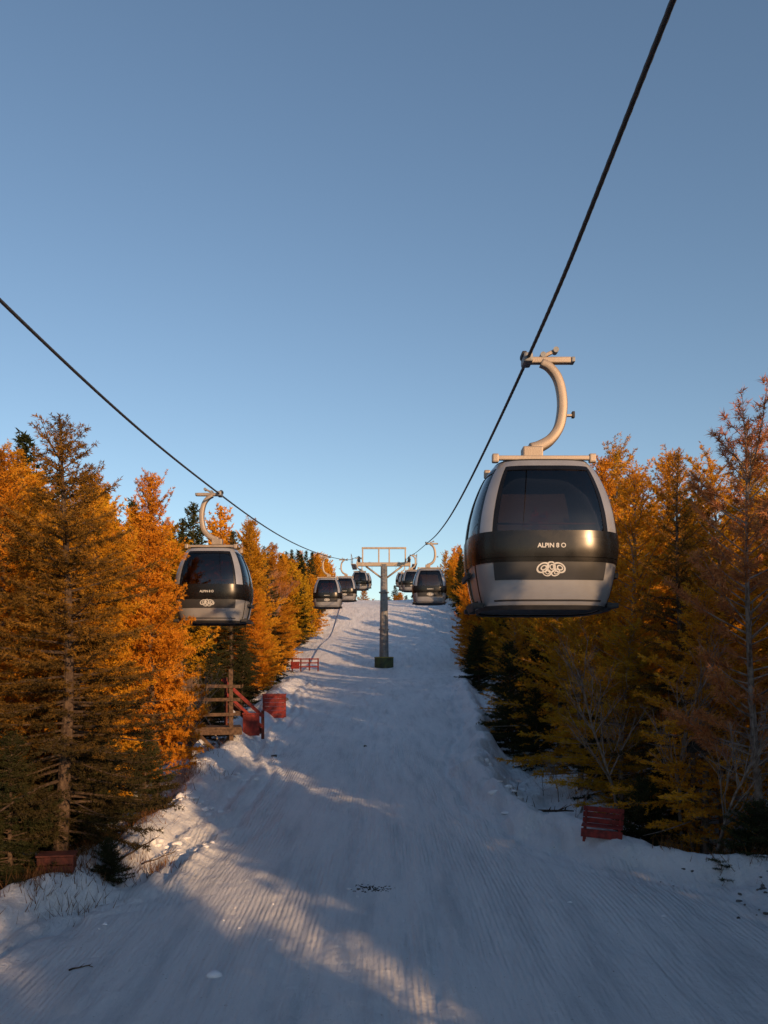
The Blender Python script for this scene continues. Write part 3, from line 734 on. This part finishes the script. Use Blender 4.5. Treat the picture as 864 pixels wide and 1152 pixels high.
# ------------------------------------------------------------------ cables (hang from tower to tower)
CR = [(2.05, -28, 8.2), (2.01, -8, 5.75), (2.01, 5.9, 4.70), (2.01, 12, 4.44), (2.12, 24, 4.93), (2.3, 36, 6.05), (2.5, 50, 7.75), (2.6, 70, 10.1), (2.6, 90, 12.55), (2.6, 110, 14.6), (2.6, 130, 17.2), (2.6, 170, 22.5), (2.6, 200, 24)]
CL = [(-4.7, -28, 7.4), (-4.65, -8, 5.0), (-4.6, 10.2, 4.50), (-4.5, 23.4, 4.98), (-4.2, 38, 6.0), (-3.8, 57, 8.0), (-3.1, 75, 10.2), (-2.6, 90, 12.55), (-2.6, 110, 14.6), (-2.6, 130, 17.2), (-2.6, 170, 22.5), (-2.6, 200, 24)]
def rope(name, P):
    pts = np.array(catmull(P, 40))
    seg = 12
    d = np.concatenate([[0], np.cumsum(np.linalg.norm(np.diff(pts, axis=0), axis=1))])
    s = 0.0; samples = []
    while s < d[-1]:
        yv = np.interp(s, d, pts[:, 1])
        samples.append(s)
        s += 0.04 if -2 < yv < 24 else (0.25 if yv < 60 else 1.0)
    S = np.array(samples)
    C = np.stack([np.interp(S, d, pts[:, k]) for k in range(3)], 1)
    t = np.gradient(C, axis=0); t /= np.linalg.norm(t, axis=1, keepdims=True)
    a = np.cross(t, [0, 0, 1.0]); a /= np.linalg.norm(a, axis=1, keepdims=True); b = np.cross(a, t)
    an = np.arange(seg) * 2 * np.pi / seg
    tw = S[:, None] * (2 * np.pi / 0.9)
    R_ = 0.023 * (1 + 0.08 * np.cos(5 * (an[None] + tw)))
    ring = C[:, None] + R_[..., None] * (a[:, None] * np.cos(an)[None, :, None] + b[:, None] * np.sin(an)[None, :, None])
    n = len(S); i = np.arange(n * seg).reshape(n, seg); j = np.roll(i, -1, 1)
    q = np.stack([i[:-1], j[:-1], j[1:], i[1:]], -1).reshape(-1, 4)
    me = mesh_np(name, ring.reshape(-1, 3), quads=q, mats=[M_CABLE], smooth=True)
    link(bpy.data.objects.new(name, me))
    return pts
PR = rope("lift_cable", CR)
PL = rope("lift_cable", CL)
def cab_on(P, y, right=True):
    x = float(np.interp(y, P[:, 1], P[:, 0])); z = float(np.interp(y, P[:, 1], P[:, 2]))
    off = 0.15
    gondola(x + off if right else x - off, y, z - 3.56, 0.0 if right else math.pi)
for y in (12.0, 50.0, 84.0, 104.0, 128.0): cab_on(PR, y, True)
for y in (23.4, 59.0, 73.0, 96.0, 120.0): cab_on(PL, y, False)

# ------------------------------------------------------------------ tower
def tower(x, y, ztop, name="gondola_lift_tower"):
    zg = H(x, y)
    e = empty(name, (x, y, zg))
    h = ztop - zg
    def add(nm, me): link(bpy.data.objects.new(nm, me), e)
    add("column", tube_mesh("column", [(0, 0, -0.5), (0, 0, 0.5), (0, 0, h * 0.5), (0, 0, h - 1.0)], [0.52, 0.50, 0.42, 0.34], M_TOWER, 24))
    for zf in (0.33, 0.66):
        zz_ = h * zf
        add("flange", tube_mesh("flange", [(0, 0, zz_), (0, 0, zz_ + 0.12)], 0.53, M_TOWER, 24, smooth=False))
    add("safety_pad", tube_mesh("safety_pad", [(0, 0, -0.2), (0, 0, 0.95)], 1.0, M_PAD, 20, smooth=False))
    add("pad_band", tube_mesh("pad_band", [(0, 0, 0.95), (0, 0, 1.06)], 1.02, M_YEL, 20, smooth=False))
    add("cross_arm", box_mesh("cross_arm", (5.6, 0.42, 0.40), M_STEEL, 0.03, (0, 0, h - 1.0)))
    add("top_beam", box_mesh("top_beam", (4.7, 0.16, 0.20), M_STEEL, 0.02, (0, 0, h + 0.72)))
    for sx in (-2.25, -0.55, 0.55, 2.25):
        add("frame_post", box_mesh("frame_post", (0.15, 0.15, 1.44), M_STEEL, 0.02, (sx, 0, h - 0.08)))
    for sx in (-1, 1):
        add("brace", tube_mesh("brace", [(sx * 0.3, 0, h - 2.4), (sx * 1.9, 0, h - 1.2)], 0.10, M_STEEL, 10))
        add("sheave_beam", box_mesh("sheave_beam", (0.10, 4.2, 0.22), M_STEEL, 0.02, (sx * 2.72, 0, h - 0.62)))
        add("catwalk", box_mesh("catwalk", (0.5, 4.6, 0.06), M_STEEL, 0.01, (sx * 3.15, 0, h - 1.25)))
        for yy in (-2.2, 0, 2.2):
            add("rail_post", tube_mesh("rail_post", [(sx * 3.38, yy, h - 1.25), (sx * 3.38, yy, h - 0.2)], 0.025, M_STEEL, 6))
        add("rail", tube_mesh("rail", [(sx * 3.38, -2.2, h - 0.2), (sx * 3.38, 2.2, h - 0.2)], 0.025, M_STEEL, 6))
        for k_ in range(6):
            yy = -1.9 + k_ * 0.76
            add("sheave", tube_mesh("sheave", [(sx * 2.6 - 0.05, yy, h - 0.45 + yy * 0.1), (sx * 2.6 + 0.05, yy, h - 0.45 + yy * 0.1)], 0.27, M_RUBBER, 18, smooth=False))
    for sx in (-0.2, 0.2):
        add("ladder_rail", tube_mesh("ladder_rail", [(sx, -0.62, 1.5), (sx, -0.52, h - 1.0)], 0.025, M_STEEL, 6))
    for k_ in range(int((h - 2.5) / 0.35)):
        zz_ = 1.6 + k_ * 0.35
        add("ladder_rung", tube_mesh("ladder_rung", [(-0.2, -0.61, zz_), (0.2, -0.61, zz_)], 0.018, M_STEEL, 5))
tower(0.0, 90.0, 12.75)

# ------------------------------------------------------------------ red and wooden things beside the piste
def assembly(name, x, y, rot, boxes, dz=0.0, sc=1.0):
    e = empty(name, (x, y, H(x, y) + dz), rot); e.scale = (sc, sc, sc)
    for nm, size, c, mat, r in boxes:
        link(bpy.data.objects.new(nm, box_mesh(nm, size, mat, min(size) * 0.15, c, r)), e)
    return e
RY_ = lambda a: Matrix.Rotation(a, 3, 'Y')
b = []
for k_ in range(3): b.append(("seat_slat", (0.95, 0.12, 0.035), (0, -0.14 + k_ * 0.14, 0.36), M_RED, None))
for k_ in range(3): b.append(("back_slat", (0.95, 0.03, 0.12), (0, 0.22 + k_ * 0.02, 0.44 + k_ * 0.135), M_RED, None))
for sx in (-0.4, 0.4):
    b.append(("leg", (0.06, 0.06, 0.36), (sx, -0.14, 0.16), M_RED, None))
    b.append(("leg", (0.06, 0.06, 0.72), (sx, 0.17, 0.34), M_RED, None))
    b.append(("arm_bearer", (0.05, 0.42, 0.05), (sx, 0.02, 0.315), M_RED, None))
b.append(("front_board", (0.95, 0.03, 0.2), (0, -0.19, 0.2), M_RED, None))
e = assembly("red_bench", 3.72, 14.6, -0.45, b, -0.06, 0.72); e.rotation_euler = (0.0, 0.06, -0.3)
b = []
for k_ in range(6): b.append(("plank", (1.05, 0.035, 0.17), (0, 0, 0.10 + k_ * 0.176), M_RED, None))
for sx in (-0.48, 0.48): b.append(("post", (0.09, 0.09, 1.15), (sx, 0.065, 0.5), M_REDB, None))
b.append(("top_rail", (1.1, 0.12, 0.04), (0, 0.02, 1.09), M_RED, None))
assembly("red_fence_panel", -4.95, 38.5, 0.1, b)
b = []
for k_ in range(3): b.append(("rail", (2.9, 0.07, 0.12), (0, 0, 0.35 + k_ * 0.38), M_RED, None))
for k_ in range(4): b.append(("post", (0.12, 0.12, 1.3), (-1.35 + k_ * 0.9, 0.10, 0.55), M_REDB, None))
b.append(("end_board", (0.9, 0.05, 0.7), (-1.0, -0.07, 0.5), M_RED, None))
assembly("red_railing", -7.8, 84.0, -0.25, b)
b = [("handrail", (1.75, 0.08, 0.11), (-0.1, 0, 1.05), M_RED, RY_(0.75)), ("lower_rail", (1.6, 0.06, 0.09), (-0.05, 0, 0.66), M_RED, RY_(0.75)),
     ("post", (0.10, 0.09, 1.8), (-0.62, 0.085, 0.8), M_REDB, None), ("post", (0.10, 0.09, 0.9), (0.52, 0.085, 0.2), M_REDB, None),
     ("end_board", (0.52, 0.06, 0.66), (0.16, -0.08, 0.2), M_RED, None), ("end_cap", (0.56, 0.10, 0.05), (0.16, -0.08, 0.56), M_RED, None),
     ("stringer", (1.5, 0.06, 0.16), (-0.05, 0.4, 0.45), M_REDB, RY_(0.75))]
for k_ in range(4): b.append(("tread", (0.26, 0.9, 0.05), (-0.5 + 0.3 * k_, 0.6, 0.85 - 0.24 * k_), M_WOOD, None))
assembly("red_stair_railing", -4.85, 30.0, 0.15, b, 0.05, 1.12)
# viewing platform of rough timber at the top of the stair
b = []
for sx in (-1.15, -0.35, 1.0):
    for sy in (-0.55, 0.55): b.append(("post", (0.14, 0.14, 3.2 + 0.25 * sx), (sx, sy, 1.2 + 0.12 * sx), M_WOOD, RY_(0.02 * sy)))
for z_ in (1.55, 2.05, 2.5): b.append(("rail", (2.6, 0.06, 0.11), (0, -0.66, z_), M_WOOD, RY_(0.03 * (z_ - 2))))
b.append(("deck", (2.7, 1.3, 0.08), (0, 0, 1.1), M_WOOD, None))
b.append(("deck_beam", (2.7, 0.10, 0.18), (0, -0.68, 0.98), M_WOOD, None))
b.append(("brace", (1.5, 0.06, 0.11), (-0.5, -0.67, 0.35), M_WOOD, RY_(-0.8)))
b.append(("brace", (1.5, 0.06, 0.11), (0.5, -0.67, 0.35), M_WOOD, RY_(0.8)))
assembly("wooden_platform", -6.15, 28.6, 0.2, b, 0.15)
b = [("side", (0.62, 0.04, 0.13), (0, -0.2, 0.08 + k_ * 0.15), M_REDB, None) for k_ in range(2)] + [("end", (0.04, 0.36, 0.28), (sx, 0, 0.15), M_REDB, None) for sx in (-0.29, 0.29)] + [("lid", (0.66, 0.44, 0.035), (0, 0, 0.32), M_REDB, None)]
assembly("wooden_crate", -4.75, 12.4, 0.2, b, 0.0, 0.8)
b = [("board", (0.75, 0.04, 0.2), (0, 0, 2.2), M_RUBBER, None), ("post", (0.07, 0.07, 2.3), (-0.25, 0.056, 1.1), M_WOOD, None), ("post", (0.07, 0.07, 2.3), (0.25, 0.056, 1.1), M_WOOD, None)]
assembly("trail_sign", 5.7, 15.0, 0.0, b)

def grass(name, spots, per, hgt, mat):
    rg = np.random.default_rng(5); tb = TB(); P = []; D = []
    for (cx, cy, r, m) in spots:
        n = int(per * m)
        x = cx + rg.normal(size=n) * r; y = cy + rg.normal(size=n) * r
        z = terrain(x, y) - 0.02
        P.append(np.stack([x, y, z], 1)); D.append(np.stack([rg.normal(size=n) * 0.45, rg.normal(size=n) * 0.45, np.ones(n)], 1))
    P = np.concatenate(P); D = np.concatenate(D)
    tb.leaves(P, D, hgt, 0.012, rg, 0)
    me = mesh_np(name, np.concatenate(tb.V), np.concatenate(tb.T), None, [mat])
    link(bpy.data.objects.new(name, me))
spots = [(-4.7, 12.2, 0.35, 1), (-5.2, 12.6, 0.4, 1.4), (-4.5, 13.6, 0.3, .7), (-5.4, 14, 0.5, 1), (-5.0, 16.5, .4, .8), (-5.3, 18.5, .5, 1), (-5.3, 22, .5, .8), (-5.8, 25, .5, 1), (-6.2, 29, .6, 1), (-6.5, 34, .6, 1),
         (5.6, 13.1, .3, 1.2), (6.1, 12.7, .35, 1.5), (5.9, 14.2, .35, 1), (5.3, 16.2, .35, .5), (5.8, 18.0, .4, .8), (5.6, 22, .5, .7), (6.3, 26, .6, .8), (4.6, 13.7, .12, .25), (-4.0, 14.5, .25, .4), (3.9, 18.9, .3, .4)]
grass("dry_grass", spots, 420, 0.26, M_GRASS)
for (x, y, s) in ((-4.15, 14.9, .45), (-4.3, 15.4, .4), (4.2, 19.2, .6), (4.6, 14.0, .35), (4.9, 13.4, .4), (3.7, 20.5, .5), (4.2, 17.0, .5), (-5.6, 25.0, .8), (4.8, 24.5, .8), (-5.2, 19.0, .8), (4.2, 22.5, .7), (3.6, 18.0, .4), (4.5, 16.2, .7), (5.0, 14.6, .8), (5.3, 13.3, .7)):
    tree('shrub', x, y, s)

def scatter_lumps(name, spots, mat, seed):
    rg = random.Random(seed); bm = bmesh.new()
    for (cx, cy, r, n, smin, smax) in spots:
        for _ in range(n):
            x = cx + rg.gauss(0, r); y = cy + rg.gauss(0, r * 0.6); s = rg.uniform(smin, smax)
            res = bmesh.ops.create_icosphere(bm, subdivisions=2, radius=s)
            sq = Vector((rg.uniform(.7, 1.6), rg.uniform(.7, 1.5), rg.uniform(.4, .8)))
            for v in res['verts']:
                n_ = 1 + 0.35 * math.sin(v.co.x / s * 3 + x * 9) * math.cos(v.co.y / s * 2.6 + y * 7)
                v.co = Vector((v.co.x * sq.x, v.co.y * sq.y, v.co.z * sq.z)) * n_ + Vector((x, y, 0))
            zc = H(x, y)
            for v in res['verts']: v.co.z += zc + s * 0.05
    me = bpy.data.meshes.new(name); bm.to_mesh(me); bm.free(); me.materials.append(mat)
    for p in me.polygons: p.use_smooth = True
    link(bpy.data.objects.new(name, me))
scatter_lumps("scattered_rocks", [(5.35, 12.0, .22, 12, .012, .035), (5.0, 11.2, .3, 6, .01, .025), (4.6, 13.0, .3, 5, .015, .03), (-0.6, 30, .2, 2, .04, .07), (-3.5, 27, .1, 2, .05, .09), (7.0, 57, .6, 10, .1, .25), (7.8, 66, .8, 12, .12, .3), (5.4, 40, .5, 8, .08, .2), (-6.3, 46, .6, 8, .1, .25)], M_ROCK, 3)
scatter_lumps("snow_clods", [(-1.9, 9.55, .02, 1, .09, .10), (3.6, 17.6, .5, 30, .03, .10), (3.3, 19.5, .4, 30, .03, .11), (-3.9, 15.5, .35, 30, .02, .08), (-4.2, 18.5, .35, 28, .02, .09), (-4.4, 23, .5, 22, .03, .09), (3.4, 24, .5, 26, .03, .12), (3.0, 12.5, 1.2, 14, .01, .03), (-2.6, 11.5, 1.2, 14, .01, .03)],
              simple_mat("clod_snow", (0.8, 0.82, 0.85), (0.7, 0.72, 0.76), 0.7, scale=5, bump=0.4, bscale=30), 4)
scatter_lumps("dirt_patch", [(-0.2, 12.95, .13, 120, .004, .016)], M_DIRT, 8)
def sticks(name, L):
    tb = TB(); rg = np.random.default_rng(3)
    for (x, y, ln, az, up, r) in L:
        s = np.linspace(0, 1, 6)
        P = np.stack([x + np.cos(az) * ln * s, y + np.sin(az) * ln * s, np.zeros(6)], 1)
        P[:, :2] += rg.normal(size=(6, 2)) * 0.02
        P[:, 2] = H(x, y) + r + up * ln * s
        tb.tube(P, r * (1 - 0.6 * s), 6, 0)
        for k_ in range(3):
            q = P[2 + k_]; d = np.array([math.cos(az + (0.7 if k_ % 2 else -0.7)), math.sin(az + (0.7 if k_ % 2 else -0.7)), up + 0.3])
            tb.tube(np.array([q, q + d * ln * 0.12, q + d * ln * 0.25 + [0, 0, 0.01]]), np.array([r * 0.5, r * 0.35, r * 0.15]), 4, 0)
    me = mesh_np(name, np.concatenate(tb.V), None, np.concatenate(tb.Q), [M_BARK])
    link(bpy.data.objects.new(name, me))
sticks("fallen_branches", [(-3.62, 9.75, 0.28, 0.15, 0.02, .012), (3.2, 18.4, 1.1, -0.9, 0.12, .035), (3.6, 20.6, 1.4, -0.7, 0.18, .04), (3.7, 21.0, 1.2, 1.9, 0.6, .03), (4.1, 19.3, 1.0, 2.4, 0.5, .025), (3.4, 19.3, 0.9, 0.5, 0.35, .025), (-4.3, 13.8, .8, 1.1, .25, .02), (-4.1, 14.4, .6, 0.3, .3, .015)])

# ------------------------------------------------------------------ light
EL = math.radians(12.5); sx_, sy_ = 0.52, -0.854
AZ = math.atan2(sx_, sy_)
w = bpy.data.worlds.new("World"); scene.world = w; w.use_nodes = True
nt = w.node_tree
for n in list(nt.nodes): nt.nodes.remove(n)
sky = nt.nodes.new("ShaderNodeTexSky"); sky.sky_type = 'NISHITA'; sky.sun_disc = False
sky.sun_elevation = EL; sky.sun_rotation = AZ; sky.altitude = 500; sky.air_density = 1.0; sky.dust_density = 0.45; sky.ozone_density = 1.5
bg = nt.nodes.new("ShaderNodeBackground"); bg.inputs[1].default_value = 0.15
ow = nt.nodes.new("ShaderNodeOutputWorld")
nt.links.new(sky.outputs[0], bg.inputs[0]); nt.links.new(bg.outputs[0], ow.inputs[0])
sd = Vector((sx_ * math.cos(EL), sy_ * math.cos(EL), math.sin(EL)))
sun = bpy.data.lights.new("sun", 'SUN'); sun.energy = 5.0; sun.angle = math.radians(0.6); sun.color = (1.0, 0.59, 0.29)
so = bpy.data.objects.new("sun", sun); so.rotation_euler = sd.to_track_quat('Z', 'Y').to_euler(); link(so)

cam = bpy.data.cameras.new("camera"); cam.sensor_width = 36; cam.lens = 30; cam.shift_y = 0.16; cam.clip_end = 4000; cam.clip_start = 0.1
co = bpy.data.objects.new("camera", cam); co.location = (0, 0, 0); co.rotation_euler = (math.radians(90), 0, 0); link(co)
scene.camera = co
scene.view_settings.view_transform = 'Standard'; scene.view_settings.look = 'None'; scene.view_settings.exposure = 0
print("objects", len(bpy.data.objects))
